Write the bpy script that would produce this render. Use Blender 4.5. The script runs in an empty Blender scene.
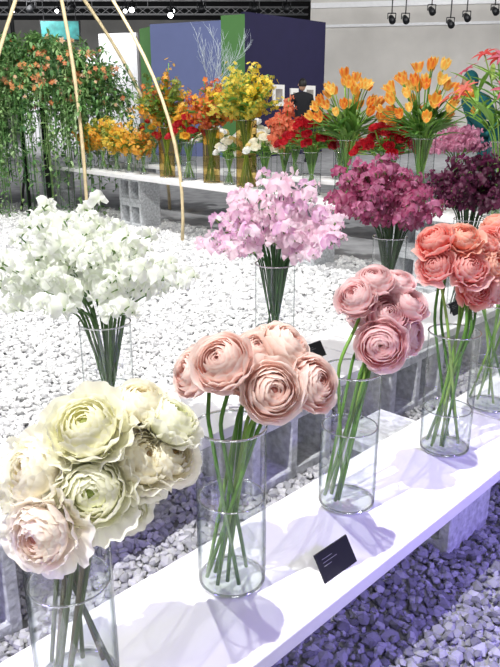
import bpy, math, random
import numpy as np
from mathutils import Vector, Matrix, Quaternion
scene = bpy.context.scene
COL = scene.collection
scene.view_settings.view_transform = 'Standard'

def C(h):
    h = h.lstrip('#')
    o = []
    for i in (0, 2, 4):
        c = int(h[i:i+2], 16)/255
        o.append(c/12.92 if c <= 0.04045 else ((c+0.055)/1.055)**2.4)
    return tuple(o)
def mixc(a, b, t): return tuple(a[i]*(1-t)+b[i]*t for i in range(3))

# ---------------------------------------------------------------- materials
def newmat(name):
    m = bpy.data.materials.new(name); m.use_nodes = True
    nt = m.node_tree; nt.nodes.clear()
    return m, nt, nt.nodes.new('ShaderNodeOutputMaterial')
def simple(name, col, rough=0.6, metal=0, noise=0.0, nscale=20, bump=0.0, emit=0, emitcol=None):
    m, nt, out = newmat(name)
    p = nt.nodes.new('ShaderNodeBsdfPrincipled')
    p.inputs['Roughness'].default_value = rough; p.inputs['Metallic'].default_value = metal
    tc = nt.nodes.new('ShaderNodeTexCoord')
    n = nt.nodes.new('ShaderNodeTexNoise'); n.inputs['Scale'].default_value = nscale; n.inputs['Detail'].default_value = 6
    nt.links.new(tc.outputs['Object'], n.inputs['Vector'])
    r = nt.nodes.new('ShaderNodeValToRGB')
    r.color_ramp.elements[0].position = .3; r.color_ramp.elements[1].position = .7
    r.color_ramp.elements[0].color = (*[c*(1-noise) for c in col], 1)
    r.color_ramp.elements[1].color = (*[min(1, c*(1+noise*.5)) for c in col], 1)
    nt.links.new(n.outputs['Fac'], r.inputs['Fac']); nt.links.new(r.outputs['Color'], p.inputs['Base Color'])
    if bump:
        b = nt.nodes.new('ShaderNodeBump'); b.inputs['Strength'].default_value = bump; b.inputs['Distance'].default_value = .01
        nt.links.new(n.outputs['Fac'], b.inputs['Height']); nt.links.new(b.outputs['Normal'], p.inputs['Normal'])
    if emit:
        p.inputs['Emission Color'].default_value = (*(emitcol or col), 1); p.inputs['Emission Strength'].default_value = emit
    nt.links.new(p.outputs[0], out.inputs[0])
    return m
def attrmat(name, rough=.6, trans=.3, bump=0, nscale=60):
    m, nt, out = newmat(name)
    a = nt.nodes.new('ShaderNodeAttribute'); a.attribute_name = 'Col'
    p = nt.nodes.new('ShaderNodeBsdfPrincipled'); p.inputs['Roughness'].default_value = rough
    nt.links.new(a.outputs['Color'], p.inputs['Base Color'])
    if bump:
        tc = nt.nodes.new('ShaderNodeTexCoord')
        n = nt.nodes.new('ShaderNodeTexNoise'); n.inputs['Scale'].default_value = nscale
        nt.links.new(tc.outputs['Object'], n.inputs['Vector'])
        b = nt.nodes.new('ShaderNodeBump'); b.inputs['Strength'].default_value = bump; b.inputs['Distance'].default_value = .003
        nt.links.new(n.outputs['Fac'], b.inputs['Height']); nt.links.new(b.outputs['Normal'], p.inputs['Normal'])
    if trans:
        t = nt.nodes.new('ShaderNodeBsdfTranslucent'); nt.links.new(a.outputs['Color'], t.inputs['Color'])
        mx = nt.nodes.new('ShaderNodeMixShader'); mx.inputs[0].default_value = trans
        nt.links.new(p.outputs[0], mx.inputs[1]); nt.links.new(t.outputs[0], mx.inputs[2]); nt.links.new(mx.outputs[0], out.inputs[0])
    else:
        nt.links.new(p.outputs[0], out.inputs[0])
    return m
def glassmat(name, center, edge, g0=.03, g1=.55, pw=4.0, p0=.60):
    m, nt, out = newmat(name)
    lw = nt.nodes.new('ShaderNodeLayerWeight'); lw.inputs['Blend'].default_value = .5
    r = nt.nodes.new('ShaderNodeValToRGB')
    r.color_ramp.elements[0].position = p0; r.color_ramp.elements[0].color = (*center, 1)
    r.color_ramp.elements[1].position = .96; r.color_ramp.elements[1].color = (*edge, 1)
    nt.links.new(lw.outputs['Facing'], r.inputs['Fac'])
    t = nt.nodes.new('ShaderNodeBsdfTransparent'); nt.links.new(r.outputs['Color'], t.inputs['Color'])
    g = nt.nodes.new('ShaderNodeBsdfGlossy'); g.inputs['Roughness'].default_value = .05; g.inputs['Color'].default_value = (1, 1, 1, 1)
    pwn = nt.nodes.new('ShaderNodeMath'); pwn.operation = 'POWER'; pwn.inputs[1].default_value = pw
    nt.links.new(lw.outputs['Facing'], pwn.inputs[0])
    ma = nt.nodes.new('ShaderNodeMath'); ma.operation = 'MULTIPLY_ADD'; ma.inputs[1].default_value = g1; ma.inputs[2].default_value = g0
    nt.links.new(pwn.outputs[0], ma.inputs[0])
    mx = nt.nodes.new('ShaderNodeMixShader')
    nt.links.new(ma.outputs[0], mx.inputs[0]); nt.links.new(t.outputs[0], mx.inputs[1]); nt.links.new(g.outputs[0], mx.inputs[2])
    nt.links.new(mx.outputs[0], out.inputs[0])
    return m
M_PETAL = attrmat('petal', .5, .48)
M_GREEN = attrmat('leaf_and_stem', .4, .18)
M_FOLI = attrmat('foliage', .5, .4)
M_STONE = attrmat('crushed_stone', .85, 0, .6, 90)
M_GLASS = glassmat('clear_glass', (.965, .972, .97), (.20, .24, .25), .07, .4, 5, .60)
M_RIM = glassmat('glass_rim', (.74, .79, .80), (.32, .36, .38), .55, .35, 2)
M_BASE = glassmat('glass_base', (.93, .95, .95), (.7, .75, .76), .12, .3, 2)
M_WATER = glassmat('water', (.94, .96, .95), (.48, .55, .54), .06, .3)
M_AMBER = glassmat('amber_glass', (.93, .77, .42), (.5, .32, .12), .05, .3)
M_WHITE = simple('white_painted_board', C('#f1f0f0'), .45, 0, .06, 8)
M_BLOCK = simple('concrete_block', C('#cdd0d3'), .95, 0, .35, 45, .8)
M_FLOOR = simple('grey_ground', C('#a2a2a4'), .9, 0, .3, 6, .3)
M_CARD = simple('black_card', C('#15161a'), .5, 0, .1, 30)
M_INK = simple('white_print', C('#a8a8a8'), .6)
M_BLACK = simple('black_metal', C('#17181b'), .5, .3, .1, 30)
M_BAMBOO = simple('bamboo', C('#dcc9a0'), .5, 0, .2, 15)
M_NAVY = simple('navy_wall', C('#201c42'), .8, 0, .1, 3)
M_BLUE = simple('blue_wall', C('#6c76a2'), .8, 0, .06, 2)
M_GREENW = simple('green_wall', C('#548448'), .8, 0, .08, 2)
M_PALE = simple('pale_wall', C('#cfcdc8'), .85, 0, .12, 1.5)
M_GREYW = simple('grey_wall', C('#d8d4ce'), .85, 0, .15, .8)
M_CEIL = simple('dark_ceiling', C('#20232b'), .9, 0, .4, 2)
M_STEEL = simple('white_steel', C('#e8e8ea'), .5, .1, .05, 10)
M_FROST = simple('frosted_bark', C('#cdd6dc'), .8, 0, .15, 30)

# ---------------------------------------------------------------- mesh builder
class MB:
    def __init__(s): s.v = []; s.f = []; s.m = []; s.c = []
    def add(s, vs, fs, col, m=0):
        o = len(s.v); s.v.extend([tuple(p) for p in vs])
        if isinstance(col, tuple): s.c.extend([col]*len(vs))
        else: s.c.extend(col)
        for f in fs: s.f.append([i+o for i in f]); s.m.append(m)
    def grid(s, fn, nu, nv, colfn, m=0, wrap=False):
        vs = []; cs = []
        for j in range(nv):
            for i in range(nu):
                u = i/(nu if wrap else nu-1); v = j/(nv-1)
                vs.append(fn(u, v)); cs.append(colfn(u, v) if callable(colfn) else colfn)
        fs = []
        for j in range(nv-1):
            for i in range(nu if wrap else nu-1):
                k = (i+1) % nu
                fs.append((j*nu+i, j*nu+k, (j+1)*nu+k, (j+1)*nu+i))
        s.add(vs, fs, cs, m)
    def tube(s, pts, r, n=6, col=(.5, .5, .5), m=0, cap=True):
        pts = [Vector(p) for p in pts]; L = len(pts)
        if not isinstance(r, (list, tuple)): r = [r]*L
        t0 = (pts[1]-pts[0]).normalized(); nn = t0.orthogonal().normalized()
        vs = []
        for i in range(L):
            t = (pts[min(i+1, L-1)]-pts[max(i-1, 0)])
            t = t.normalized() if t.length > 1e-9 else t0
            nn = (nn - t*nn.dot(t))
            nn = nn.normalized() if nn.length > 1e-6 else t.orthogonal().normalized()
            b = t.cross(nn)
            for k in range(n):
                a = 2*math.pi*k/n
                vs.append(pts[i]+(nn*math.cos(a)+b*math.sin(a))*r[i])
        fs = [(i*n+k, i*n+(k+1) % n, (i+1)*n+(k+1) % n, (i+1)*n+k) for i in range(L-1) for k in range(n)]
        if cap: fs.append(tuple(range(n))[::-1]); fs.append(tuple((L-1)*n+k for k in range(n)))
        s.add(vs, fs, col, m)
    def box(s, x0, x1, y0, y1, z0, z1, col=(.5, .5, .5), m=0):
        vs = [(x, y, z) for z in (z0, z1) for y in (y0, y1) for x in (x0, x1)]
        s.add(vs, [(0, 2, 3, 1), (4, 5, 7, 6), (0, 1, 5, 4), (2, 6, 7, 3), (0, 4, 6, 2), (1, 3, 7, 5)], col, m)
    def mesh(s, name, mats, smooth=True):
        me = bpy.data.meshes.new(name); me.from_pydata(s.v, [], s.f)
        for mt in mats: me.materials.append(mt)
        me.polygons.foreach_set('material_index', s.m)
        if smooth: me.polygons.foreach_set('use_smooth', [True]*len(s.f))
        a = me.color_attributes.new('Col', 'FLOAT_COLOR', 'POINT')
        arr = np.ones((len(s.v), 4), dtype=np.float32); arr[:, :3] = np.array(s.c, dtype=np.float32)
        a.data.foreach_set('color', arr.ravel())
        me.update()
        return me
def obj(name, me, loc=(0, 0, 0), parent=None, rot=None, label=None, cat=None, group=None, kind=None, scale=None):
    o = bpy.data.objects.new(name, me); COL.objects.link(o)
    o.location = loc
    if parent: o.parent = parent
    if rot is not None:
        o.rotation_mode = 'QUATERNION'; o.rotation_quaternion = rot
    if scale: o.scale = (scale,)*3
    if label: o['label'] = label
    if cat: o['category'] = cat
    if group: o['group'] = group
    if kind: o['kind'] = kind
    return o

# ---------------------------------------------------------------- flowers
def ranunculus(R, seed, c_in, c_out, c_rim, N=34, ruffle=.03, flare=.1, nu=11, nv=7, center=None, flat=.86, cpow=.8, top0=24, top1=58, jit=6, fr=1.0, hw0=78):
    rg = random.Random(seed); mb = MB()
    if center:
        mb.grid(lambda u, v: (R*.12*math.sin(v*1.6)*math.cos(u*6.283), R*.12*math.sin(v*1.6)*math.sin(u*6.283), (R*.34+R*.1*math.cos(v*1.6))*flat), 10, 4, center, 0, True)
    for i in range(N):
        t = (i+.5)/N
        r = R*((.14 if center else .09)+.88*t**.85)*rg.uniform(.975, 1.025)
        th_top = math.radians(top0+top1*t+rg.uniform(-jit, jit))
        outer = max(0, (t-.7)/.3)
        zc = R*.36*(1-t)
        hw = math.radians(hw0-24*t)*rg.uniform(.8, 1.1)
        phi = i*2.399963+rg.uniform(-.3, .3)
        p1, p2, p3 = rg.uniform(0, 6.28), rg.uniform(0, 6.28), rg.uniform(0, 6.28)
        k1 = rg.choice([2, 3, 3, 4])*fr; amp = ruffle*(.5+t)
        lip = .02+flare*outer*rg.uniform(.4, 1.4)
        cin = mixc(c_in, c_out, t**cpow)
        sh = rg.uniform(.95, 1.03)
        def fn(u, v):
            uu = u*2-1
            az = phi+uu*hw*(1-.12*(1-v))
            w = math.sin(k1*uu*1.9+p1)*.5+math.sin(6.3*fr*uu+p2)*.35+math.sin(10*fr*uu+p3)*.2
            the = th_top+math.radians(24)*abs(uu)**3.2+.9*amp*w+outer*flare*.6
            th = math.pi*.93*(1-v)+the*v
            rr = r*(1+.03*uu+lip*v**4+amp*w*v**3)
            return (rr*math.sin(th)*math.cos(az), rr*math.sin(th)*math.sin(az), (rr*math.cos(th)+zc)*flat)
        def cf(u, v):
            c = mixc(cin, c_rim, max(0, (v-.72)/.28)*.85)
            return tuple(min(1, x*sh) for x in c)
        mb.grid(fn, nu, nv, cf)
    g = C('#7f9a4e')
    for k in range(5):
        a0 = k*1.257
        mb.grid(lambda u, v: (R*.55*v*math.cos(a0+(u-.5)*.9*(1-v*.7)), R*.55*v*math.sin(a0+(u-.5)*.9*(1-v*.7)), (-R*.99+R*.16*v*v)*flat), 4, 4, g)
    return mb

def floret(mb, pos, d, size, rg, c1, c2, m=0, nu=13, nv=5, roll=0):
    q = Vector(d).to_track_quat('X', 'Z') @ Quaternion((1, 0, 0), roll)
    pos = Vector(pos)
    ph = rg.uniform(0, 6.28); ph2 = rg.uniform(0, 6.28)
    def st(u, v):
        a = (u*2-1)*2.2; r = .08+.92*v
        rr = r*(1-.16*math.exp(-(a/.25)**2)*v)*(1+.05*math.sin(9*a+ph)*v)
        ruff = .17*math.sin(4.2*a+ph)*v*v+.11*math.sin(8*a+ph2)*v**3
        return pos+q @ (Vector((-.32*v*v+ruff, rr*math.sin(a), rr*math.cos(a)*.85+.1))*size)
    mb.grid(st, nu, nv, lambda u, v: mixc(c2, c1, v), m)
    for sg in (-1, 1):
        def wg(u, v):
            a = u*2.6-.3; r = v
            return pos+q @ (Vector((.12+.35*r+.14*math.sin(5*a+ph)*r, sg*(.05+.48*r*math.sin(a)), r*math.cos(a)*.55-.05))*size)
        mb.grid(wg, 7, 3, lambda u, v: mixc(c2, c1, .6*v+.3), m)

def tulip_head(mb, pos, d, L, rg, c1, c2, opened=.2, m=0):
    q = Vector(d).to_track_quat('Z', 'X'); pos = Vector(pos)
    for k in range(6):
        a0 = k*1.0472+rg.uniform(-.1, .1); op = opened*rg.uniform(.6, 1.4); off = .03*(k % 2)
        def fn(u, v):
            w = .95*math.sin(math.pi*min(1, (v*.86+.12)))**.7 if v < .98 else .06
            az = a0+(u*2-1)*w*.75
            r = (.10+.34*math.sin(math.pi*min(.5, .12+v*.5))-.12*v*v+op*v*v*.8+off)
            return pos+q @ (Vector((r*math.cos(az), r*math.sin(az), v))*L)
        def cf(u, v):
            e = abs(u*2-1)
            c = mixc(c1, c2, min(1, e**1.3*1.25+max(0, v-.8)*2))
            return mixc(c2, c, min(1, v*2.0+.05))
        mb.grid(fn, 7, 6, cf, m)

def blossom(mb, pos, d, size, rg, c1, c2, m=0, n=5):
    q = Vector(d).to_track_quat('Z', 'X') @ Quaternion((0, 0, 1), rg.uniform(0, 6.28)); pos = Vector(pos)
    for k in range(n):
        a = k*6.283/n; w = .5
        P = [Vector((0, 0, 0)), Vector((math.cos(a-w)*.7, math.sin(a-w)*.7, .25)), Vector((math.cos(a)*1.05, math.sin(a)*1.05, .12)), Vector((math.cos(a+w)*.7, math.sin(a+w)*.7, .25))]
        mb.add([pos+q @ (p*size) for p in P], [(0, 1, 2, 3)], [c2, c1, c1, c1], m)

def leaf(mb, p0, d, up, L, W, col, m=1, bend=.4, n=6):
    p0 = Vector(p0); d = Vector(d).normalized(); side = d.cross(Vector(up))
    side = side.normalized() if side.length > 1e-4 else d.orthogonal().normalized()
    nrm = side.cross(d)
    def fn(u, v):
        w = W*math.sin(math.pi*(v*.92+.06))**.8
        return p0+d*(L*v*(1-.15*bend*v))-nrm*(L*bend*v*v*.6)+side*((u-.5)*w)+nrm*(abs(u-.5)*w*.5)
    mb.grid(fn, 3, n, col, m)

def bez(p0, p1, p2, p3, n):
    o = []
    for i in range(n):
        t = i/(n-1); a = 1-t
        o.append(p0*a**3+p1*3*a*a*t+p2*3*a*t*t+p3*t**3)
    return o
def stem_path(base, rim, head, face, n1=6, n2=9):
    a = [base.lerp(rim, i/n1) for i in range(n1)]
    tan = (rim-base).normalized(); L = (head-rim).length
    b = bez(rim, rim+tan*L*.38, head-face*L*.32, head, n2)
    return a+b

# ---------------------------------------------------------------- vases
def lathe(mb, prof, n=40, m=0, col=(1, 1, 1)):
    mb.grid(lambda u, v: (prof[round(v*(len(prof)-1))][0]*math.cos(u*6.28318), prof[round(v*(len(prof)-1))][0]*math.sin(u*6.28318), prof[round(v*(len(prof)-1))][1]), n, len(prof), col, m, True)
_vc = {}
def vase(x, y, z, D, H, wl, label, glass=None, group='cylinder vases on the display planks'):
    key = (D, H, wl, glass.name if glass else '')
    if key not in _vc:
        r = D/2
        mb = MB()
        lathe(mb, [(r-.001, .004), (r, .03), (r, H*.5), (r, H)], 44, 0)
        lathe(mb, [(.0005, .010), (r-.002, .012)], 44, 2)
        ring = lambda rr, zz, th: mb.tube([(rr*math.cos(a*6.28318/44), rr*math.sin(a*6.28318/44), zz) for a in range(45)], th, 6, (1, 1, 1), 1, False)
        ring(r, H, .0024); ring(r-.004, .004, .004)
        g = mb.mesh('vase_glass', [glass or M_GLASS, M_RIM, M_BASE])
        mb = MB(); rw = r-.003
        lathe(mb, [(rw, .016), (rw, wl*.5), (rw, wl)], 44, 0)
        lathe(mb, [(rw, wl), (rw*.95, wl-.0015), (.0005, wl-.002)], 44, 0)
        mb.tube([((rw-.001)*math.cos(a*6.28318/44), (rw-.001)*math.sin(a*6.28318/44), wl) for a in range(45)], .0018, 5, (1, 1, 1), 1, False)
        w = mb.mesh('water', [M_WATER, M_RIM])
        _vc[key] = (g, w)
    g, w = _vc[key]
    e = obj('glass_vase', None, (x, y, z), label=label, cat='vase', group=group)
    e.empty_display_size = .05
    obj('vase_glass', g, parent=e); obj('water', w, parent=e)
    return e

d_ = Vector((.693, .721, 0)); n_ = Vector((-.721, .693, 0))
def DN(d, n, z=0): return d_*d+n_*n+Vector((0, 0, z))
ZP = .29; VH = .34; VD = .136
STEMG = [C('#7cab46'), C('#66983c'), C('#93b85a'), C('#578836')]

def ran_vase(vx, vy, heads, meshes, label, flabel, group, seed, stemcols=STEMG, wl=.17, H=VH, facebias=(0, -.55, .25), bloomname='bloom'):
    vase(vx, vy, ZP, VD, H, wl, label, group='front row of cylinder vases')
    rg = random.Random(seed); r = VD/2
    rimc = Vector((vx, vy, ZP+H))
    cen = Vector((sum(h[0] for h in heads)/len(heads), sum(h[1] for h in heads)/len(heads), sum(h[2] for h in heads)/len(heads)-.05))
    for i, (dx, dy, dz, R) in enumerate(heads):
        hp = rimc+Vector((dx, dy, dz))
        face = ((Vector((dx, dy, dz))-cen)/.1*.75+Vector(facebias)).normalized()
        face = (face+Vector((rg.uniform(-.18, .18), rg.uniform(-.15, .15), rg.uniform(-.12, .12)))).normalized()
        hz = Vector((dx, dy, 0)); hz = hz.normalized() if hz.length > .01 else Vector((1, 0, 0))
        ang = rg.uniform(-1.2, 1.2); hz2 = Quaternion((0, 0, 1), ang) @ hz
        base = Vector((vx, vy, ZP+.02))-hz2*r*rg.uniform(.45, .88)
        rim = Vector((vx, vy, ZP+H*1.0))+(Quaternion((0, 0, 1), rg.uniform(-.6, .6)) @ hz)*r*rg.uniform(.35, .88)
        e = obj('ranunculus', None, base, label=flabel, cat='flower', group=group); e.empty_display_size = .03
        att = hp-face*R*.8
        pts = stem_path(base, rim, att, (face+Vector((0, 0, .9))).normalized())
        mb = MB(); c = rg.choice(stemcols)
        mb.tube([p-base for p in pts], .0039, 8, c)
        obj('stem', mb.mesh('stem', [M_GREEN]), parent=e)
        q = face.to_track_quat('Z', 'X') @ Quaternion((0, 0, 1), rg.uniform(0, 6.28))
        me, Rm = meshes[i % len(meshes)]
        obj(bloomname, me, hp-base-face*R*.1, e, q, scale=R/Rm*1.02)

pinks = [(ranunculus(.05, s, C(a), C(b), C('#fff5ee'), N=60, ruffle=.032, flare=.16, nu=13, jit=7, center=C('#c98a80') if s == 2 else None, top0=tp, fr=1.2, hw0=68).mesh('pink_bloom', [M_PETAL]), .05)
    for s, a, b, tp in ((1, '#efbab0', '#fcded6', 22), (2, '#f3c6bc', '#fde6de', 28), (3, '#ecb0a8', '#fad6ce', 20), (33, '#f1beb2', '#fce2d6', 24))]
pinks2 = [(ranunculus(.05, s, C(a), C(b), C('#ffefee'), N=56, ruffle=.036, flare=.18, nu=13, jit=7, top0=tp, fr=1.2, hw0=68).mesh('pink_bloom', [M_PETAL]), .05)
    for s, a, b, tp in ((4, '#ecaab0', '#fbced2', 22), (5, '#f0b8bc', '#fbdada', 26), (55, '#e89ea8', '#f8c4ca', 20))]
corals = [(ranunculus(.05, s, C(a), C(b), C(c), N=40, ruffle=.07, flare=.32, nu=15, jit=8, fr=1.4, hw0=68).mesh('coral_bloom', [M_PETAL]), .05)
    for s, a, b, c in ((6, '#ee6a62', '#f8928a', '#fdd4c8'), (7, '#f28886', '#fbb2b0', '#ffe2dc'), (77, '#f2866e', '#fbb09a', '#ffe0ce'))]
creams = [(ranunculus(.05, s, C(ci), C(co_), C('#fffdf2'), N=46, ruffle=.055, flare=.36, center=C(cc), flat=.78, cpow=.5, top0=26, top1=60, nu=19, jit=8, fr=1.8, hw0=66).mesh('cream_bloom', [M_PETAL]), .05)
    for s, ci, co_, cc in ((8, '#f9ebba', '#fefaea', '#b89a6a'), (9, '#f5f2b4', '#fcfbe6', '#a8b060'), (10, '#fbdacb', '#fef6ec', '#c8907a'), (11, '#f1f4c0', '#fcfce8', '#9aaa5a'))]

CH = [(-.034, -.03, .063, .056), (.05, -.02, .13, .056), (.061, -.06, .045, .06), (.129, 0, .07, .052), (-.006, -.10, .0, .053),
    (.119, .05, .14, .048), (.170, .04, .117, .046), (.165, .02, .062, .046), (-.078, 0, .03, .05), (.09, .03, .095, .05), (.01, .03, .09, .048), (.10, -.03, .0, .042)]
CH = [(a, b, c+.006, r) for a, b, c, r in CH]
ran_vase(-.285, .93, CH,
    [creams[0], creams[1], creams[3], creams[0], creams[2], creams[0], creams[3], creams[0], creams[1], creams[2], creams[0], creams[3]], 'clear glass cylinder vase with cream ranunculus on the white plank', 'cream ruffled ranunculus in a glass vase', 'cream ranunculus bunch', 11, [C('#5f7540'), C('#4c6238'), C('#74704a')], wl=.2)
ran_vase(-.0365, 1.197, [(-.015, -.04, .143, .056), (.076, -.05, .091, .056), (.156, 0, .086, .053), (.109, .05, .147, .052), (-.075, .02, .1, .048),
    (.05, .04, .138, .044), (.03, .05, .085, .042), (.08, .09, .15, .042), (.06, .02, .06, .04)],
    pinks, 'clear glass cylinder vase with pale pink ranunculus on the white plank', 'pale pink ranunculus with concentric petals', 'pale pink ranunculus bunch', 12, wl=.19)
P3 = [(.052, -.05, .101, .056), (-.004, -.01, .2, .047), (.072, 0, .156, .052), (.124, .03, .177, .048), (.043, .02, .234, .045),
    (.135, .03, .098, .048), (.1, .06, .219, .042), (.03, .05, .15, .042), (.09, .04, .1, .04)]
ran_vase(.233, 1.49, [(a, b, c-.026, r) for a, b, c, r in P3],
    pinks2, 'clear glass cylinder vase with rose pink ranunculus on the white plank', 'rose pink ranunculus with layered petals', 'rose pink ranunculus bunch', 13, wl=.2)
ran_vase(.544, 1.77, [(-.079, 0, .248, .05), (-.076, -.03, .186, .046), (0, 0, .256, .048), (.06, .03, .235, .048), (.013, -.04, .183, .05), (.084, 0, .187, .048),
    (.04, -.03, .12, .045), (.1, 0, .116, .045), (-.04, .04, .2, .045), (.03, .06, .2, .045)],
    corals, 'clear glass cylinder vase with coral ranunculus on the white plank', 'coral ranunculus with pale petal edges', 'coral ranunculus bunch', 14, wl=.12)
ran_vase(.762, 2.06, [(-.06, -.02, .19, .045), (.0, -.02, .21, .045), (.05, 0, .16, .045), (-.03, -.03, .13, .045), (.06, .03, .24, .045), (-.02, .05, .24, .045)],
    corals, 'clear glass cylinder vase with coral blooms behind another coral bunch', 'coral ranunculus with pale petal edges', 'coral ranunculus bunch', 15, wl=.15)

def pea_vase(vx, vy, H, n, spread, hmin, hmax, nf, fs, cols, dark, label, flabel, group, seed, scx=0., hang=.0, wl=.2, stemcol=None, f0=.62, dome=.85):
    vase(vx, vy, ZP, VD*.97, H, wl, label, group='back row of cylinder vases')
    rg = random.Random(seed); r = VD*.47
    variants = []
    for k in range(6):
        mb = MB(); c = cols[k % len(cols)]
        floret(mb, (0, 0, 0), (1, 0, .1), 1.0, rg, c, dark)
        mb.tube([(-.5, 0, -.25), (-.2, 0, -.02), (.1, 0, 0)], [.04, .11, .06], 5, C('#7a9a55'), 1)
        variants.append(mb.mesh('floret', [M_PETAL, M_GREEN]))
    for i in range(n):
        az = i*2.399963+rg.uniform(-.3, .3); rad = math.sqrt((i+.5)/n)
        dirh = Vector((math.cos(az), math.sin(az), 0))
        base = Vector((vx, vy, ZP+.02))-dirh*r*rg.uniform(.2, .8)
        rim = Vector((vx, vy, ZP+H))+dirh*r*.85*rad
        hgt = hmin+(hmax-hmin)*(1-rad**2*dome)*rg.uniform(.7, 1.1)
        sr = rad*rg.uniform(.88, 1.1)
        tip = Vector((vx+scx, vy, ZP+H))+Vector((dirh.x*spread*sr, dirh.y*spread*sr*.8, hgt))
        face = (dirh*rad*1.1+Vector((0, 0, .7-hang))).normalized()
        pts = stem_path(base, rim, tip, face, 5, 12)
        e = obj('sweet_pea', None, base, label=flabel, cat='flower', group=group); e.empty_display_size = .03
        mb = MB(); mb.tube([p-base for p in pts], [.0029]*9+[.0018]*(len(pts)-9), 6, stemcol or rg.choice(STEMG))
        obj('stem', mb.mesh('stem', [M_GREEN]), parent=e)
        for k in range(nf):
            f = 1-k/(nf)*f0
            idx = 5+f*11; i0 = min(int(idx), len(pts)-2); p = pts[i0].lerp(pts[i0+1], idx-i0)
            out = Quaternion((0, 0, 1), k*2.2+rg.uniform(-.6, .6)) @ Vector((1, 0, 0))
            fd = (out+dirh*.6*rad+Vector((0, -.45, rg.uniform(-.1, .5)))).normalized()
            s = fs*rg.uniform(.65, 1.2)*(1-.3*(k == 0))
            q = fd.to_track_quat('X', 'Z') @ Quaternion((1, 0, 0), rg.uniform(-.6, .6))
            obj('floret', rg.choice(variants), p-base+fd*s*.8, e, q, scale=s)

DKS = C('#35522c')
pea_vase(-.375, 1.727, .38, 34, .27, .02, .31, 8, .034, [C('#ffffff'), C('#fdfefb'), C('#fcfdf9'), C('#ffffff')], C('#eef4de'),
    'clear glass cylinder vase with white sweet peas on the white plank', 'white sweet pea stem with ruffled florets', 'white sweet peas', 21, scx=-.04, stemcol=C('#557a3e'), dome=.75)
pea_vase(.083, 2.25, .42, 32, .255, .02, .30, 8, .033, [C('#f6d4e6'), C('#eebfde'), C('#fbe9f3'), C('#e2aed8'), C('#f8dce8')], C('#fbf0f5'),
    'clear glass cylinder vase with pink and lilac sweet peas', 'pale pink lilac sweet pea stem', 'pink lilac sweet peas', 22, scx=.0, stemcol=C('#3e6c34'))
pea_vase(.552, 2.74, .42, 36, .24, .0, .31, 10, .032, [C('#a43468'), C('#c05488'), C('#8a2858'), C('#cc7aa4'), C('#b04272')], C('#dc9cb8'),
    'clear glass cylinder vase with magenta stock flowers', 'magenta ruffled stem of small florets', 'magenta stems', 23, scx=-.04, f0=.8, stemcol=DKS, dome=.55)
pea_vase(.998, 3.2, .42, 32, .24, .0, .29, 9, .032, [C('#521638'), C('#642044'), C('#3c102a'), C('#7a345c')], C('#743a58'),
    'clear glass cylinder vase with deep wine purple flowers', 'deep purple ruffled stem of small florets', 'deep purple stems', 24, f0=.8, stemcol=DKS, dome=.55)

# ---------------------------------------------------------------- planks, blocks
def plank(p0, p1, w, z1, th, label, group):
    p0 = Vector(p0); p1 = Vector(p1); L = (p1-p0).length; c = (p0+p1)/2
    mb = MB(); mb.box(-L/2, L/2, -w/2, w/2, -th/2, th/2, (.9, .9, .9))
    o = obj('plank', mb.mesh('plank', [M_WHITE], False), (c.x, c.y, z1-th/2), rot=Quaternion((0, 0, 1), math.atan2((p1-p0).y, (p1-p0).x)), label=label, cat='plank', group=group)
    b = o.modifiers.new('bevel', 'BEVEL'); b.width = .003; b.segments = 2
    return o
plank(DN(-.5, .8225), DN(1.93, .8225), .32, ZP, .035, 'long white painted plank carrying ranunculus vases', 'white display planks')
plank(DN(1.935, .8225), DN(4.4, .8225), .32, ZP, .035, 'white painted plank continuing the ranunculus row', 'white display planks')
plank(DN(-.3, 1.55), DN(2.1, 1.55), .38, ZP, .035, 'long white painted plank carrying sweet pea vases', 'white display planks')
plank(DN(2.105, 1.55), DN(4.4, 1.55), .38, ZP, .035, 'white painted plank carrying purple flower vases', 'white display planks')

def blockmesh(L, W, H):
    xs = [-L/2, -L/2+.035, -.0175, .0175, L/2-.035, L/2]; zs = [0, .04, H-.04, H]
    solid = lambda i, k: 0 <= i < 5 and 0 <= k < 3 and not (k == 1 and i in (1, 3))
    mb = MB(); c = (.6, .6, .6)
    for i in range(5):
        for k in range(3):
            if not solid(i, k): continue
            x0, x1, z0, z1 = xs[i], xs[i+1], zs[k], zs[k+1]; y0, y1 = -W/2, W/2
            q = lambda *v: mb.add(v, [(0, 1, 2, 3)], c)
            q((x0, y0, z0), (x1, y0, z0), (x1, y0, z1), (x0, y0, z1)); q((x1, y1, z0), (x0, y1, z0), (x0, y1, z1), (x1, y1, z1))
            if not solid(i-1, k): q((x0, y1, z0), (x0, y0, z0), (x0, y0, z1), (x0, y1, z1))
            if not solid(i+1, k): q((x1, y0, z0), (x1, y1, z0), (x1, y1, z1), (x1, y0, z1))
            if not solid(i, k-1): q((x0, y1, z0), (x1, y1, z0), (x1, y0, z0), (x0, y0, z0))
            if not solid(i, k+1): q((x0, y0, z1), (x1, y0, z1), (x1, y1, z1), (x0, y1, z1))
    me = mb.mesh('cinder_block', [M_BLOCK], False)
    import bmesh
    b = bmesh.new(); b.from_mesh(me); bmesh.ops.remove_doubles(b, verts=b.verts, dist=1e-5); b.to_mesh(me); b.free()
    return me
BM = blockmesh(.40, .24, .255)
angn = math.atan2(n_.y, n_.x); angd = math.atan2(d_.y, d_.x)
BLOCKS = []
def block(p, ang, z=0, label='grey hollow concrete block supporting a white plank'):
    o = obj('cinder_block', BM, (p[0], p[1], z), rot=Quaternion((0, 0, 1), ang), label=label, cat='concrete block', group='hollow concrete blocks')
    b = o.modifiers.new('bevel', 'BEVEL'); b.width = .004; b.segments = 1
    if z == 0: BLOCKS.append((p[0], p[1], ang))
for dd in (.15, 1.70, 2.9): block(DN(dd, .955), angn)
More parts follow.
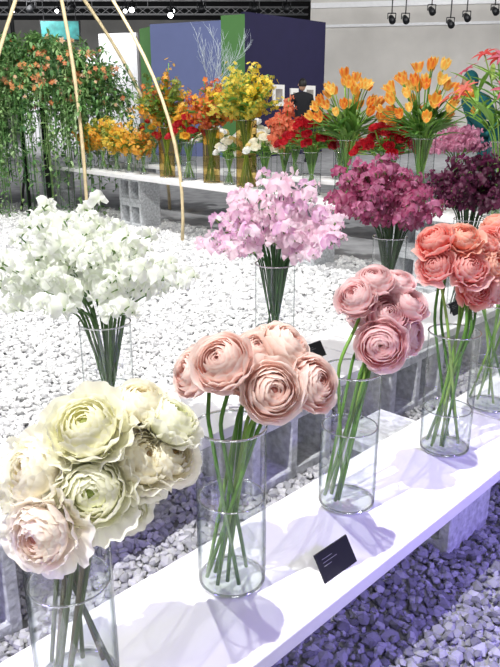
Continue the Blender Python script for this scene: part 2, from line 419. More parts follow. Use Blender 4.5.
for dd in (.42, 1.62, 2.40, 3.3): block(DN(dd, 1.47), angd)

# placards
def placard(p, w, h, rotz):
    mb = MB(); t = math.radians(32)
    def P(x, s, o=0): return (x, s*math.sin(t)-o*math.cos(t), s*math.cos(t)+o*math.sin(t))
    th = .003
    vs = [P(-w/2, 0), P(w/2, 0), P(w/2, h), P(-w/2, h)]; vb = [(x, y+th, z) for x, y, z in vs]
    mb.add(vs+vb, [(0, 1, 2, 3), (7, 6, 5, 4), (0, 4, 5, 1), (1, 5, 6, 2), (2, 6, 7, 3), (3, 7, 4, 0)], (0, 0, 0), 0)
    for a in (-w*.25, w*.25):
        mb.box(a-.004, a+.004, h*math.sin(t)*.9, h*math.sin(t)*.9+.003, 0, h*math.cos(t)*.9, m=0)
    for k, (a, b) in enumerate([(-.36, -.06), (-.36, .06), (-.36, -.14)]):
        s = h*(.74-.12*k); tt = h*.016
        mb.add([P(w*a, s, .0006), P(w*b, s, .0006), P(w*b, s+tt, .0006), P(w*a, s+tt, .0006)], [(0, 1, 2, 3)], (1, 1, 1), 1)
    obj('name_card', mb.mesh('name_card', [M_CARD, M_INK], False), p, rot=Quaternion((0, 0, 1), rotz), label='small black tilted name card with faint pale print', cat='card', group='black name cards')
placard((.188, 1.215, ZP), .105, .058, angd-.02)
placard((.26, 2.50, ZP), .10, .06, angd)
placard(tuple(DN(2.9, 1.45, ZP)), .10, .06, angd)

# ---------------------------------------------------------------- gravel
def gravel(name, pts, rad, cols, seed, label):
    rng = np.random.default_rng(seed); n = len(pts)
    g = (1+5**.5)/2
    iv = np.array([(-1, g, 0), (1, g, 0), (-1, -g, 0), (1, -g, 0), (0, -1, g), (0, 1, g), (0, -1, -g), (0, 1, -g), (g, 0, -1), (g, 0, 1), (-g, 0, -1), (-g, 0, 1)])/1.9
    fi = np.array([(0, 11, 5), (0, 5, 1), (0, 1, 7), (0, 7, 10), (0, 10, 11), (1, 5, 9), (5, 11, 4), (11, 10, 2), (10, 7, 6), (7, 1, 8), (3, 9, 4), (3, 4, 2), (3, 2, 6), (3, 6, 8), (3, 8, 9), (4, 9, 5), (2, 4, 11), (6, 2, 10), (8, 6, 7), (9, 8, 1)])
    V = iv[None]*(1+rng.uniform(-.28, .28, (n, 12, 1)))
    V = V*rng.uniform(.55, 1.3, (n, 1, 3))
    q = rng.normal(size=(n, 4)); q /= np.linalg.norm(q, axis=1, keepdims=True)
    w, x, y, z = q.T
    Rm = np.stack([np.stack([1-2*(y*y+z*z), 2*(x*y-z*w), 2*(x*z+y*w)], -1), np.stack([2*(x*y+z*w), 1-2*(x*x+z*z), 2*(y*z-x*w)], -1), np.stack([2*(x*z-y*w), 2*(y*z+x*w), 1-2*(x*x+y*y)], -1)], 1)
    V = np.einsum('nij,nkj->nki', Rm, V)
    V *= (rad*rng.uniform(.5, 1.4, n))[:, None, None]
    V[:, :, 2] *= .8
    V += pts[:, None, :]
    F = fi[None]+(np.arange(n)*12)[:, None, None]
    me = bpy.data.meshes.new(name)
    me.vertices.add(n*12); me.vertices.foreach_set('co', V.astype(np.float32).ravel())
    me.loops.add(n*60); me.loops.foreach_set('vertex_index', F.astype(np.int32).ravel())
    me.polygons.add(n*20); me.polygons.foreach_set('loop_start', np.arange(n*20, dtype=np.int32)*3)
    me.update(calc_edges=True)
    me.polygons.foreach_set('use_smooth', [False]*(n*20))
    c0, c1 = np.array(cols[0]), np.array(cols[1])
    t = rng.uniform(0, 1, n)[:, None]; cc = c0*(1-t)+c1*t
    arr = np.ones((n*12, 4), np.float32); arr[:, :3] = np.repeat(cc, 12, 0)
    a = me.color_attributes.new('Col', 'FLOAT_COLOR', 'POINT'); a.data.foreach_set('color', arr.ravel())
    me.materials.append(M_STONE); me.validate()
    return obj(name, me, label=label, cat='gravel', kind='stuff')
def scatter(x0, x1, y0, y1, sp, seed, cond):
    rng = np.random.default_rng(seed)
    X, Y = np.meshgrid(np.arange(x0, x1, sp), np.arange(y0, y1, sp)); X = X.ravel(); Y = Y.ravel()
    X = X+rng.uniform(-.5, .5, X.size)*sp; Y = Y+rng.uniform(-.5, .5, Y.size)*sp
    k = cond(X, Y)
    for bx, by, a in BLOCKS:
        lx = (X-bx)*math.cos(a)+(Y-by)*math.sin(a); ly = -(X-bx)*math.sin(a)+(Y-by)*math.cos(a)
        k &= ~((abs(lx) < .21) & (abs(ly) < .13))
    X = X[k]; Y = Y[k]
    return np.stack([X, Y, rng.uniform(.002, .02, X.size)], -1)
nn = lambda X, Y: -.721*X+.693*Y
frus = lambda X, Y: abs(X) < .42*Y+.35
FARD = Vector((3.26, -3.67, 0)).normalized()
fa = math.atan2(FARD.y, FARD.x)
for p in [(-2.35, 8.72), (-1.15, 7.37), (.45, 5.55), (1.2, 4.70)]:
    block(p, fa, 0); block(p, fa, .256, 'grey hollow concrete block stacked on another block')
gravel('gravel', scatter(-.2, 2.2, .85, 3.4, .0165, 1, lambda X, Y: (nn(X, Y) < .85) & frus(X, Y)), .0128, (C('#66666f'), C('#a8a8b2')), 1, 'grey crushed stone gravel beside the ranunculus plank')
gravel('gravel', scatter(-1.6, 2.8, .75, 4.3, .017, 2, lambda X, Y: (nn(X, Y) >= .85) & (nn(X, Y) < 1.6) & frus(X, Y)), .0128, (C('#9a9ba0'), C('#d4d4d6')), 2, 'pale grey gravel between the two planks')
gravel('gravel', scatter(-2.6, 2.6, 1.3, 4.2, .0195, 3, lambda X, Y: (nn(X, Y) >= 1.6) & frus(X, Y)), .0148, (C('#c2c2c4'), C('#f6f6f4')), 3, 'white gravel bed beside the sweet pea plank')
gravel('gravel', scatter(-4.2, 3.2, 4.2, 9.0, .032, 4, lambda X, Y: frus(X, Y) & (Y < 6.6-1.12*X)), .0245, (C('#c2c2c4'), C('#f6f6f4')), 4, 'white gravel bed reaching the stacked block planks')

# ---------------------------------------------------------------- far planks and bouquets
ZF = .55
def fl(px): return (px, 6.0-1.12*(px+.03))
pts = [-3.2, -1.15, .05, 1.2, 2.4]
for a, b in zip(pts[:-1], pts[1:]):
    A = Vector((*fl(a), 0)); B = Vector((*fl(b), 0)); dd = (B-A).normalized()*.003
    plank(A+dd, B-dd, .36, ZF, .038, 'white plank on stacked blocks with mixed bouquets', 'far white planks')
A = Vector((-1.6, 8.9, 0)); B_ = Vector((2.4, 5.2, 0))
plank(A, B_, .34, ZF, .038, 'white plank carrying red and mixed bouquets', 'far white planks')
ab = math.atan2((B_-A).y, (B_-A).x)
for t in (.06, .5, .94):
    p = A.lerp(B_, t); block(p, ab, 0); block(p, ab, .256, 'grey hollow concrete block stacked on another block')

def bouquet(kind, x, y, D, H, n, spread, h0, h1, pal, name, label, flabel, seed, size=.05, glass=None, leaves=True, dx=0):
    vase(x, y, ZF, D, H, H*.5, label, glass, 'vases on the far planks')
    rg = random.Random(seed); r = D/2-.004
    for i in range(n):
        az = i*2.399963+rg.uniform(-.3, .3); rad = math.sqrt((i+.5)/n)
        dirh = Vector((math.cos(az), math.sin(az), 0))
        base = Vector((x, y, ZF+.02))-dirh*r*rg.uniform(.1, .8); rim = Vector((x, y, ZF+H))+dirh*r*.85*rad
        hgt = h0+(h1-h0)*(1-rad**2*.8)*rg.uniform(.7, 1.05)
        tip = Vector((x+dx+dirh.x*spread*rad, y+dirh.y*spread*rad*.8, ZF+H+hgt))
        face = (dirh*rad*.8+Vector((0, -.1, .8))).normalized()
        P = stem_path(base, rim, tip, face, 3, 7); P = [p-base for p in P]; T = tip-base
        mb = MB(); g = rg.choice(STEMG); mb.tube(P, .004, 5, g, 1)
        c1, c2 = rg.choice(pal)
        if kind == 'tulip':
            tulip_head(mb, T, face, size*rg.uniform(1.3, 1.8), rg, c1, c2, rg.choice([.05, .15, .45]))
            if leaves:
                for k in range(3):
                    i0 = rg.choice([3, 4, 5]); ld = (P[-1]-P[i0]).normalized()+Quaternion((0, 0, 1), rg.uniform(0, 6.28)) @ Vector((.9, 0, 0))
                    leaf(mb, P[i0], ld, (0, 0, 1), rg.uniform(.14, .26), .032, mixc(g, C('#4f7c38'), .6))
        elif kind == 'ball':
            b = ranunculus(size, rg.random(), c1, c2, c2, N=12, ruffle=.09, flare=.2, nu=7, nv=5)
            q = face.to_track_quat('Z', 'X')
            mb.add([T+q @ Vector(v) for v in b.v], b.f, b.c, 0)
            for k in range(2): leaf(mb, P[5+k], Quaternion((0, 0, 1), rg.uniform(0, 6.28)) @ Vector((1, 0, .4)), (0, 0, 1), .09, .035, g)
        elif kind == 'sprig':
            for k in range(50):
                f = rg.uniform(.15, 1); idx = 3+f*5.99; i0 = min(int(idx), len(P)-2); p = P[i0].lerp(P[i0+1], idx-i0)
                o = Vector((rg.gauss(0, 1), rg.gauss(0, 1), rg.gauss(0, 1))).normalized()
                blossom(mb, p+o*size*rg.uniform(.3, 1.3), (o+Vector((0, -.4, .2))), size*rg.uniform(.3, .55), rg, c1, c2)
            if leaves:
                for k in range(7):
                    i0 = rg.choice([4, 5, 6, 7]); leaf(mb, P[i0], Quaternion((0, 0, 1), rg.uniform(0, 6.28)) @ Vector((1, 0, .7)), (0, 0, 1), .11, .035, g)
        elif kind == 'pea':
            for k in range(9):
                f = 1-k/9*.6; idx = 3+f*5.99; i0 = min(int(idx), len(P)-2); p = P[i0].lerp(P[i0+1], idx-i0)
                o = Quaternion((0, 0, 1), k*2.3) @ Vector((1, 0, .2))
                floret(mb, p+o*size*.4, o, size*.7, rg, c1, c2, 0, 7, 3)
        elif kind == 'lily':
            for k in range(6):
                a = k*1.047
                ld = (face*.6+(Quaternion(face, a) @ face.orthogonal().normalized())).normalized()
                leaf(mb, T, ld, face, size*1.9, size*.6, c1, 0, .8, 5)
            for k in range(5):
                i0 = rg.choice([4, 5, 6, 7]); leaf(mb, P[i0], Quaternion((0, 0, 1), rg.uniform(0, 6.28)) @ Vector((1, 0, .9)), (0, 0, 1), .25, .03, g)
        obj(name, mb.mesh(name, [M_PETAL, M_GREEN]), base, label=flabel, cat='flower', group=name.replace('_', ' ')+' bunch')
OR, YE = C('#ee9038'), C('#f2c648')
RD = [(C('#b00c1e'), C('#d02432')), (C('#90101c'), C('#b81a2a'))]
CR = [(C('#f4efd8'), C('#faf6e8')), (C('#ecd070'), C('#f2e0a0')), (C('#f4f0e4'), C('#ffffff'))]
def B(kind, x, *a, **k): bouquet(kind, x, fl(x)[1], *a, **k)
YO = [(YE, OR), (C('#f0a030'), YE), (C('#f7d860'), YE), (C('#9aa848'), C('#c0b850'))]
B('sprig', -1.76, .09, .18, 8, .2, .1, .34, YO, 'yellow_spray', 'small glass vase of yellow orange blossoms', 'yellow orange blossom spray in small vase', 40, size=.05)
B('sprig', -1.58, .10, .2, 10, .22, .1, .42, YO, 'yellow_spray', 'small glass vase of yellow orange blossoms', 'yellow orange blossom spray in small vase', 41, size=.05)
B('sprig', -1.40, .10, .2, 9, .18, .05, .34, YO, 'yellow_spray', 'small glass vase of yellow blossoms', 'yellow orange blossom spray in small vase', 42, size=.05)
B('sprig', -1.24, .09, .18, 8, .15, .05, .36, YO, 'yellow_spray', 'small glass vase of yellow blossoms', 'yellow orange blossom spray in small vase', 38, size=.045)
B('sprig', -1.06, .09, .18, 8, .15, .05, .28, [(C('#e87838'), YE), (C('#f2b050'), YE)], 'orange_spray', 'small glass vase of orange blossoms', 'orange blossom spray in small vase', 43, size=.045)
B('sprig', -.79, .15, .46, 22, .32, .08, .57, [(C('#dc8c2c'), YE), (C('#c0642c'), OR), (C('#8a9a38'), C('#6f8a30')), (C('#d8a040'), YE), (C('#7a9040'), C('#a0a850'))], 'orange_spray', 'tall glass vase of orange foliage and blossoms', 'orange blossom branch with green leaves', 44, size=.05, glass=M_AMBER)
B('ball', -.56, .14, .34, 18, .19, .0, .26, [(C('#b81022'), C('#d83040')), (C('#a01020'), C('#c83038')), (C('#d88a30'), YE)], 'carnation', 'glass vase of red and orange carnations', 'red carnation in a glass vase', 45, size=.045)
B('sprig', -.34, .15, .46, 17, .25, .05, .43, [(C('#e8aa40'), YE), (C('#e07c34'), OR), (C('#b84034'), OR)], 'orange_spray', 'amber glass vase of orange and yellow sprays', 'orange and yellow flower spray', 46, size=.05, glass=M_AMBER)
B('ball', -.18, .10, .22, 12, .15, .0, .2, CR, 'carnation', 'small glass vase of cream blooms', 'cream carnation in a glass vase', 70, size=.04)
B('sprig', -.03, .17, .54, 26, .32, .05, .47, [(C('#f2d028'), C('#f7e870')), (C('#e8c830'), YE), (C('#d8d060'), YE), (C('#a8b848'), YE)], 'forsythia_branch', 'tall amber glass vase of bright yellow branches', 'bright yellow flowering branch', 47, size=.045, glass=M_AMBER)
B('ball', .12, .11, .26, 14, .17, .0, .2, CR, 'carnation', 'small glass vase of cream blooms', 'cream carnation in a glass vase', 71, size=.045)
B('pea', .27, .12, .3, 16, .17, .0, .44, [(C('#e8825c'), C('#f2b090')), (C('#d96a4a'), C('#eea080'))], 'snapdragon', 'glass vase of coral snapdragons', 'coral snapdragon spike in glass vase', 48, size=.05)
B('ball', .47, .14, .32, 32, .27, .0, .29, RD, 'carnation', 'glass vase of deep red carnations', 'deep red carnation in a glass vase', 49, size=.042)
TU = [(C('#ee8a34'), C('#f8da6c')), (C('#e06a2c'), C('#f5bc50')), (C('#f4b048'), C('#fae88c')), (C('#e87c34'), C('#f6d470')), (C('#e2602c'), C('#f6c458'))]
B('tulip', .70, .17, .42, 36, .28, .04, .42, TU, 'tulip', 'glass vase of orange tulips with yellow edges', 'orange tulip with yellow petal edges', 50, size=.042)
B('ball', .93, .13, .30, 26, .23, .0, .26, RD, 'carnation', 'glass vase of red carnations', 'deep red carnation in a glass vase', 51, size=.04)
B('tulip', 1.12, .17, .45, 38, .31, .04, .46, TU, 'tulip', 'glass vase of flame orange tulips', 'orange tulip with yellow petal edges', 52, size=.042)
B('lily', 1.50, .16, .45, 18, .36, .12, .62, [(C('#c8403c'), C('#d86050')), (C('#d86a5a'), OR), (C('#c85a70'), OR)], 'gloriosa_lily', 'glass vase of red lilies with long leaves', 'red lily with long green leaves', 53, size=.042)
def BB(kind, t, *a, **k):
    p = A.lerp(B_, t); bouquet(kind, p.x, p.y, *a, **k)
BB('ball', .12, .14, .25, 14, .24, .02, .26, [(C('#e0a030'), YE), (C('#c01828'), C('#e04040'))], 'carnation', 'glass vase of red and yellow carnations', 'red and yellow round flower', 60, size=.045)
BB('ball', .2, .14, .25, 20, .26, .0, .26, RD, 'carnation', 'glass vase of red round flowers', 'red round flower in a glass vase', 61, size=.05)
BB('ball', .30, .14, .25, 18, .23, .0, .24, CR, 'carnation', 'glass vase of cream carnations', 'cream carnation in a glass vase', 62, size=.05)
BB('ball', .41, .14, .25, 20, .25, .0, .26, CR, 'carnation', 'glass vase of white and yellow carnations', 'cream carnation in a glass vase', 63, size=.05)
BB('ball', .51, .14, .25, 20, .25, .0, .26, RD, 'carnation', 'glass vase of red carnations', 'red round flower in a glass vase', 64, size=.05)
BB('ball', .61, .14, .25, 18, .24, .0, .26, [(C('#e06a50'), C('#f09a80')), (C('#c01828'), C('#e04040'))], 'carnation', 'glass vase of coral and red carnations', 'coral round flower in a glass vase', 68, size=.05)
BB('ball', .71, .14, .25, 26, .3, .0, .3, RD, 'carnation', 'glass vase of crimson carnations', 'red round flower in a glass vase', 65, size=.05)
BB('pea', .82, .14, .25, 18, .26, .02, .27, [(C('#d890b0'), C('#eabcd0'))], 'stock_flower', 'glass vase of pink stock', 'pink stock stem in glass vase', 66, size=.06)
BB('pea', .93, .14, .25, 20, .3, .02, .25, [(C('#b48ab0'), C('#d4b4d0')), (C('#9a6a98'), C('#c8a0c4'))], 'stock_flower', 'glass vase of mauve stock', 'mauve stock stem in glass vase', 67, size=.06)

# ---------------------------------------------------------------- green hanging arrangement with post
tx, ty = -2.5, 8.0
root = obj('hanging_garden', None, (tx, ty, 0), label='tall stand overflowing with trailing greenery and orange flowers', cat='plant arrangement')
mb = MB(); mb.tube([(.22, .1, 0), (.22, .1, 1.5)], .04, 10); mb.tube([(0, 0, 0), (0, 0, 4.6)], .022, 10); mb.tube([(-.45, 0, 1.55), (.9, 0, 1.6)], .02, 8); mb.tube([(.22, .1, 1.45), (0, 0, 1.5)], .02, 6); mb.tube([(-.2, .3, 0), (0, 0, .6)], .016, 6)
obj('stand', mb.mesh('stand', [M_BLACK]), parent=root)
rg = random.Random(5); mb = MB(); mf = MB()
GL = [C('#6c9a58'), C('#86b06a'), C('#528050'), C('#a8c684'), C('#b8d4a0'), C('#74a264')]
for i in range(430):
    cx = rg.gauss(.08, .38); sgn = 1 if cx > .12 else -1
    az = rg.uniform(-1.3, 1.3)+(0 if sgn > 0 else math.pi); rr = rg.uniform(.15, .72)
    if i % 3 == 0: az = -math.pi/2+rg.uniform(-1.0, 1.0); rr = rg.uniform(.2, .5)
    z0 = 1.80-.4*abs(cx-.12)**1.2+rg.uniform(-.35, .12)
    dh = Vector((math.cos(az), math.sin(az)*.6, 0))
    drop = rg.choice([rg.uniform(-.25, .2), rg.uniform(-.5, -.1), rg.uniform(-.9, -.3), rg.uniform(-1.6, -.6)])
    if drop < -.5: rr *= .7
    p0 = Vector((cx, rg.uniform(-.1, .1), z0-.15)); p3 = p0+dh*rr+Vector((0, 0, max(drop, .08-p0.z)))
    pp = bez(p0, p0+dh*rr*.5+Vector((0, 0, rg.uniform(.15, .45))), p0+dh*rr*1.15+Vector((0, 0, .05)), p3, 11)
    g = rg.choice(GL); mb.tube(pp, .004, 4, g, 0)
    for p in pp[1:]:
        for k in range(4):
            o = Vector((rg.gauss(0, 1), rg.gauss(0, 1), rg.gauss(0, 1))).normalized()
            leaf(mb, p+o*.025, o, (0, 0, 1), rg.uniform(.04, .085), .032, mixc(g, rg.choice(GL), .4), 0, .3, 4)
    if rg.random() < .38:
        for k in range(4):
            p = rg.choice(pp[3:8])+Vector((rg.gauss(0, .04), -abs(rg.gauss(.02, .05)), rg.gauss(0, .04)))
            if p.z < 1.15: continue
            cc = rg.choice([C('#eca06a'), C('#f0b898'), C('#e07c54'), C('#f6d2ba')])
            blossom(mf, p, (rg.uniform(-.6, .6), -1, rg.uniform(-.2, .6)), rg.uniform(.02, .038), rg, cc, C('#f0c080'))
            blossom(mf, p+Vector((0, -.008, 0)), (rg.uniform(-.6, .6), -1, rg.uniform(-.2, .6)), rg.uniform(.015, .022), rg, cc, C('#f0c080'))
obj('foliage', mb.mesh('foliage', [M_FOLI]), parent=root, kind='stuff')
obj('blossoms', mf.mesh('blossoms', [M_PETAL]), parent=root, kind='stuff')

# bamboo poles
def pole(ps, r, label):
    base = Vector(ps[0]); mb = MB(); P = [Vector(p)-base for p in ps]
    pts = bez(P[0], P[1], P[2], P[3], 16); mb.tube(pts, [r*(1.12 if k % 4 == 0 else 1) for k in range(16)], 8)
    obj('bamboo_pole', mb.mesh('bamboo_pole', [M_BAMBOO]), base, label=label, cat='pole', group='bamboo tripod poles')
pole([(-1.76, 7.6, 0), (-1.74, 7.6, 1.0), (-1.78, 7.6, 1.9), (-1.98, 7.6, 2.9)], .019, 'pale bamboo pole standing upright on gravel')
pole([(-.62, 6.35, 0), (-.52, 6.4, 1.2), (-1.05, 6.8, 1.9), (-1.90, 7.5, 3.0)], .015, 'pale bamboo pole bending in an arc')
pole([(-.98, 8.6, 0), (-.95, 8.5, 1.0), (-1.45, 8.2, 1.9), (-2.05, 7.9, 2.7)], .018, 'pale bamboo pole bending in an arc')
pole([(-3.0, 7.4, 0), (-2.75, 7.3, 1.0), (-2.45, 7.3, 1.8), (-1.9, 7.6, 3.0)], .019, 'pale bamboo pole leaning outward')
pole([(-3.4, 7.2, 0), (-2.95, 7.2, 1.2), (-2.6, 7.2, 2.0), (-2.0, 7.6, 3.0)], .018, 'pale bamboo pole leaning outward')

# ---------------------------------------------------------------- room shell
def wallbox(name, p0, p1, h, mat, th=.12, z0=0):
    p0 = Vector((*p0, 0)); p1 = Vector((*p1, 0)); L = (p1-p0).length; c = (p0+p1)/2
    mb = MB(); mb.box(-L/2, L/2, 0, th, z0, h)
    return obj(name, mb.mesh(name, [mat], False), (c.x, c.y, 0), rot=Quaternion((0, 0, 1), math.atan2((p1-p0).y, (p1-p0).x)), kind='structure')
mb = MB(); mb.box(-16, 16, -3, 42, -.1, 0); obj('floor', mb.mesh('floor', [M_FLOOR], False), kind='structure')
wallbox('wall_back', (-16, 41), (16, 41), 7, M_PALE)
wallbox('wall_right', (1.9, 24), (16, 21), 7, M_GREYW)
wallbox('trim_1', (1.9, 23.9), (16, 20.9), 4.25, M_STEEL, .1, 4.1)
wallbox('trim_2', (1.9, 23.9), (16, 20.9), 3.62, M_STEEL, .1, 3.54)
mb = MB(); mb.box(-16, 16, 10, 42, 5.6, 5.8); obj('ceiling', mb.mesh('ceiling', [M_CEIL], False), kind='structure')
wallbox('wall_booth_blue', (-2.45, 18.6), (-.68, 17.75), 3.1, M_BLUE)
wallbox('wall_booth_green', (-.68, 17.75), (-.12, 17.45), 3.2, M_GREENW)
wallbox('wall_booth_navy', (-.12, 17.45), (1.95, 19.6), 3.25, M_NAVY)
wallbox('wall_booth_side', (-2.8, 19.2), (-2.45, 18.6), 3.05, M_GREENW)
wallbox('wall_pale', (-4.2, 21), (-3.1, 20.6), 3.1, M_STEEL)
wallbox('wall_pale_low', (-7.2, 23), (-4.6, 22.4), 2.7, M_STEEL)
def truss(x0, x1, y, z, mat, name='lighting_truss'):
    mb = MB(); s = .14
    for a, b in ((-s, -s), (s, -s), (-s, s), (s, s)): mb.tube([(0, a, b), (x1-x0, a, b)], .025, 6)
    n = int((x1-x0)/.4)
    for i in range(n):
        xa = i*.4; mb.tube([(xa, -s, -s), (xa+.4, -s, s)], .012, 5); mb.tube([(xa, s, s), (xa+.4, s, -s)], .012, 5); mb.tube([(xa, -s, -s), (xa+.4, s, -s)], .012, 5)
    for i in range(0, n+1, 6): mb.tube([(i*.4, 0, s), (i*.4, 0, 5.59-z)], .012, 5)
    obj(name, mb.mesh(name, [mat]), (x0, y, z), label='horizontal metal lighting truss under the ceiling', cat='truss', group='ceiling trusses')
truss(-7, 2.0, 19, 3.98, M_BLACK); truss(-11, 2.5, 26, 4.75, M_STEEL); truss(-14, 2.5, 33, 5.1, M_STEEL); truss(1.9, 9, 19.5, 4.0, M_STEEL)
M_LAMP = simple('lamp_glow', (1, 1, 1), .5, emit=10)
def lamp(x, y, z, on, hang=.5, s=1):
    mb = MB(); mb.tube([(0, 0, hang), (0, 0, .12)], .015, 6, m=0); mb.tube([(-.1, 0, .14), (-.1, 0, 0)], .012, 5); mb.tube([(.1, 0, .14), (.1, 0, 0)], .012, 5); mb.tube([(-.1, 0, .14), (.1, 0, .14)], .012, 5)
    mb.tube([(0, .12, .06), (0, -.02, 0), (0, -.14, -.06)], [.06, .075, .085], 14, m=0)
    mb.tube([(0, -.141, -.0605), (0, -.145, -.0625)], .065, 14, m=1)
    obj('spotlight', mb.mesh('spotlight', [M_BLACK, M_LAMP if on else M_BLACK]), (x, y, z), label='glowing stage spotlight hanging from a truss' if on else 'black stage spotlight hanging from a truss', cat='spotlight', group='stage spotlights')
for x, on, z in ((-5.4, 0, 3.5), (-4.4, 0, 3.5), (-2.9, 1, 3.5), (-1.95, 1, 3.38), (-1.2, 0, 3.5), (.1, 0, 3.5), (.9, 0, 3.5)): lamp(x, 18.9, z, on, 3.86-z)
for x, z in ((3.6, 3.3), (3.95, 3.3), (4.6, 3.5), (5.1, 3.2), (5.5, 3.35), (6.2, 3.5)): lamp(x, 19.4, z, 0, 3.88-z)
for x in (-8, -6.5, -4.2, -2.6): lamp(x, 25.9, 4.3, 1, .35)

dv = Vector((2.07, 2.15, 0)).normalized()
M_FR = simple('white_frame', C('#f2efea'), .6); M_PIC = simple('dim_picture', C('#a09890'), .7, 0, .5, 5)
for t, w, h, z in ((1.15, .42, .5, 1.45), (1.75, .3, .45, 1.4), (2.35, .45, .6, 1.4)):
    p = Vector((-.12, 17.45, 0))+dv*t
    mb = MB(); mb.box(-w/2, w/2, -.05, -.01, -h/2, h/2, m=0); mb.box(-w/2+.09, w/2-.09, -.06, -.05, -h/2+.1, h/2-.1, m=1)
    obj('framed_picture', mb.mesh('framed_picture', [M_FR, M_PIC], False), (p.x, p.y, z), rot=Quaternion((0, 0, 1), math.atan2(dv.y, dv.x)), label='small white framed picture hanging on the navy wall', cat='picture', group='framed pictures')
M_SCR = simple('screen_glow', C('#3a8a88'), .5, noise=.7, nscale=6, emit=.3, emitcol=C('#4aa8a8'))
mb = MB(); mb.box(-.5, .5, 0, .08, -.24, .24, m=0); mb.box(-.47, .47, -.01, 0, -.21, .21, m=1); mb.tube([(-.4, .04, .24), (-.4, .04, .9)], .012, 5); mb.tube([(.4, .04, .24), (.4, .04, .9)], .012, 5)
obj('hanging_screen', mb.mesh('hanging_screen', [M_BLACK, M_SCR], False), (-4.75, 19.0, 3.0), label='wide hanging screen glowing green blue', cat='screen')

rg = random.Random(9); mb = MB()
def branch(p, d, L, r, lv):
    pts = [p]; q = Vector(p)
    for i in range(4):
        d = (d+Vector((rg.uniform(-.15, .15), rg.uniform(-.15, .15), rg.uniform(.03, .2)))).normalized(); q = q+d*L/4; pts.append(q.copy())
    mb.tube(pts, [r*(1-.12*i) for i in range(5)], 5)
    if lv:
        for k in range(6):
            branch(pts[rg.choice([2, 3, 4])], (d+Vector((rg.uniform(-.85, .85), rg.uniform(-.7, .7), rg.uniform(-.25, .3)))).normalized(), L*.52, r*.6, lv-1)
branch(Vector((0, 0, 0)), Vector((0, 0, 1)), 1.6, .013, 3)
obj('bare_tree', mb.mesh('bare_tree', [M_FROST]), (-1.0, 16.2, 0), label='slender bare tree with frosted white branches', cat='tree')

# ---------------------------------------------------------------- people
def person(loc, rotz, J, E, rad, mat, hair, skin, label, headp, top='hair'):
    me = bpy.data.meshes.new('person'); me.from_pydata(J, E, [])
    o = obj('person', me, loc, rot=Quaternion((0, 0, 1), rotz), label=label, cat='person')
    me.materials.append(mat)
    o.modifiers.new('skin', 'SKIN')
    for i, r in enumerate(rad):
        me.skin_vertices[0].data[i].radius = (r, r*.8)
    me.skin_vertices[0].data[0].use_root = True
    s = o.modifiers.new('sub', 'SUBSURF'); s.levels = 2; s.render_levels = 2
    hx, hy, hz = headp
    mb = MB()
    mb.grid(lambda u, v: (hx+.078*math.sin(v*3.1)*math.cos(u*6.283), hy+.095*math.sin(v*3.1)*math.sin(u*6.283), hz-.12*math.cos(v*3.14)*(1 if v > .5 else 1.05)), 14, 9, (1, 1, 1), 0, True)
    mb.tube([(hx, hy+.09, hz), (hx, hy+.115, hz-.02), (hx, hy+.09, hz-.035)], [.008, .014, .01], 5)
    for s_ in (-1, 1): mb.tube([(hx+s_*.076, hy, hz+.02), (hx+s_*.086, hy, hz-.02)], .014, 5)
    obj('head', mb.mesh('head', [skin]), parent=o)
    mb = MB()
    mb.grid(lambda u, v: (hx+.088*math.sin(v*1.9)*math.cos(u*6.283), hy-.012+.102*math.sin(v*1.9)*math.sin(u*6.283), hz+.01+.128*math.cos(v*1.9)), 14, 7, (1, 1, 1), 0, True)
    obj(top, mb.mesh(top, [hair]), parent=o)
    return o
J = [(0, 0, .95), (0, 0, 1.2), (0, 0, 1.4), (0, .01, 1.5), (.19, 0, 1.4), (.25, -.02, 1.12), (.2, .16, .98), (-.19, 0, 1.4), (-.25, -.02, 1.12), (-.2, .16, .98),
     (.1, 0, .9), (.11, .02, .5), (.12, -.02, .09), (.12, .12, .04), (-.1, 0, .9), (-.11, .03, .5), (-.12, 0, .09), (-.12, .14, .04)]
E = [(0, 1), (1, 2), (2, 3), (2, 4), (4, 5), (5, 6), (2, 7), (7, 8), (8, 9), (0, 10), (10, 11), (11, 12), (12, 13), (0, 14), (14, 15), (15, 16), (16, 17)]
RADI = [.15, .15, .15, .06, .075, .05, .035, .075, .05, .035, .1, .07, .05, .04, .1, .07, .05, .04]
M_SKIN = simple('skin', C('#c89a80'), .6); M_HAIR = simple('dark_hair', C('#15110f'), .6); M_CLOTH = simple('black_clothes', C('#14141a'), .9, 0, .2, 20); M_TEAL = simple('teal_clothes', C('#1c6a70'), .9, 0, .2, 20)
person((1.12, 15.8, 0), 0.2, J, E, RADI, M_CLOTH, M_HAIR, M_SKIN, 'standing person in black clothes seen from behind', (0, .02, 1.63))
J2 = [(0, 0, .85)]+[(x, y+.5*(z-.85) if z > .9 else y, z-.12 if z > .9 else z) for x, y, z in J[1:]]
person((2.98, 9.0, 0), 1.9, J2, E, RADI, M_TEAL, M_TEAL, M_SKIN, 'person with teal cap and teal top bending over the flowers', (0, .38, 1.47), 'cap')

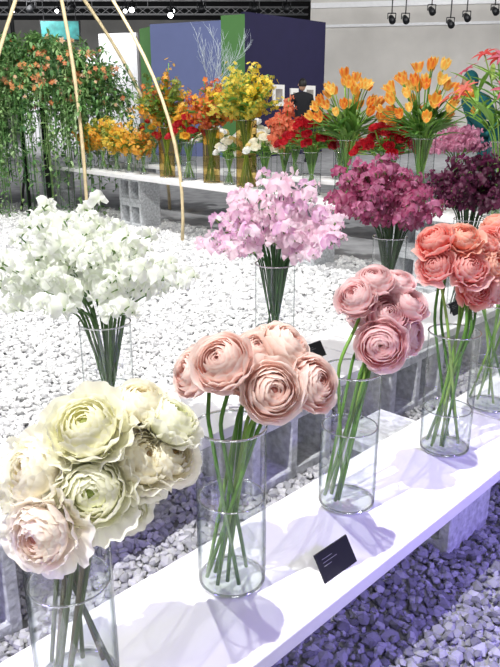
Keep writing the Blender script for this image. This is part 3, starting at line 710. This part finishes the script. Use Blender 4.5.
# ---------------------------------------------------------------- lights
def area(name, loc, target, size, power, col=(1, 1, 1)):
    l = bpy.data.lights.new(name, 'AREA'); l.energy = power; l.size = size; l.color = col
    o = bpy.data.objects.new(name, l); COL.objects.link(o); o.location = loc
    o.rotation_euler = (Vector(target)-Vector(loc)).to_track_quat('-Z', 'Y').to_euler(); return o
def spot(name, loc, target, power, angle, col, blend=.5, size=.05):
    l = bpy.data.lights.new(name, 'SPOT'); l.energy = power; l.spot_size = math.radians(angle); l.spot_blend = blend; l.color = col; l.shadow_soft_size = size
    o = bpy.data.objects.new(name, l); COL.objects.link(o); o.location = loc
    o.rotation_euler = (Vector(target)-Vector(loc)).to_track_quat('-Z', 'Y').to_euler(); return o
area('key_light', (-1.3, .1, 4.6), (.1, 1.7, .4), .05, 265, (1, .985, .96))
area('back_light', (1.8, 4.6, 4.6), (.1, 1.9, .3), .08, 70, (1, .99, .98))
area('front_fill', (.6, -1.6, 3.0), (0, 1.8, .5), 1.2, 26, (1, .98, .97))
area('far_light', (-1.2, 4.4, 5.2), (-.9, 5.8, .3), .12, 250)
area('garden_fill', (-1.6, 5.4, 3.6), (-2.4, 8, 1.2), .6, 55, (1, .99, .95))  # fill added to lighten the hanging greenery, no lamp stands here
area('hall_light', (-2.5, 12.5, 5.2), (0, 18, 1.8), 3, 400)
area('hall_fill_left', (-7, 19, 5.2), (-6, 30, 2), 4, 800)  # added unseen fill that brightens the back wall on the left
area('hall_light_right', (5, 14, 5.2), (6, 22, 2.5), 3, 700)
spot('purple_light', (2.0, .1, 1.9), (1.0, 1.1, 0), 330, 54, (.30, .21, 1.0), .9, .2)
spot('purple_light', (-1.2, .1, 1.0), (-.40, .82, .2), 55, 50, (.34, .22, 1.0), .9, .2)
w = bpy.data.worlds.new('World'); scene.world = w; w.use_nodes = True
bg = w.node_tree.nodes['Background']; bg.inputs[0].default_value = (.88, .89, .96, 1); bg.inputs[1].default_value = .26

cam = bpy.data.cameras.new('Camera'); co = bpy.data.objects.new('Camera', cam); COL.objects.link(co)
cam.sensor_fit = 'VERTICAL'; cam.sensor_height = 24; cam.lens = 24*700/667; cam.clip_start = .02
co.location = (0, 0, 1.2); co.rotation_euler = (math.radians(72), 0, 0)
scene.camera = co
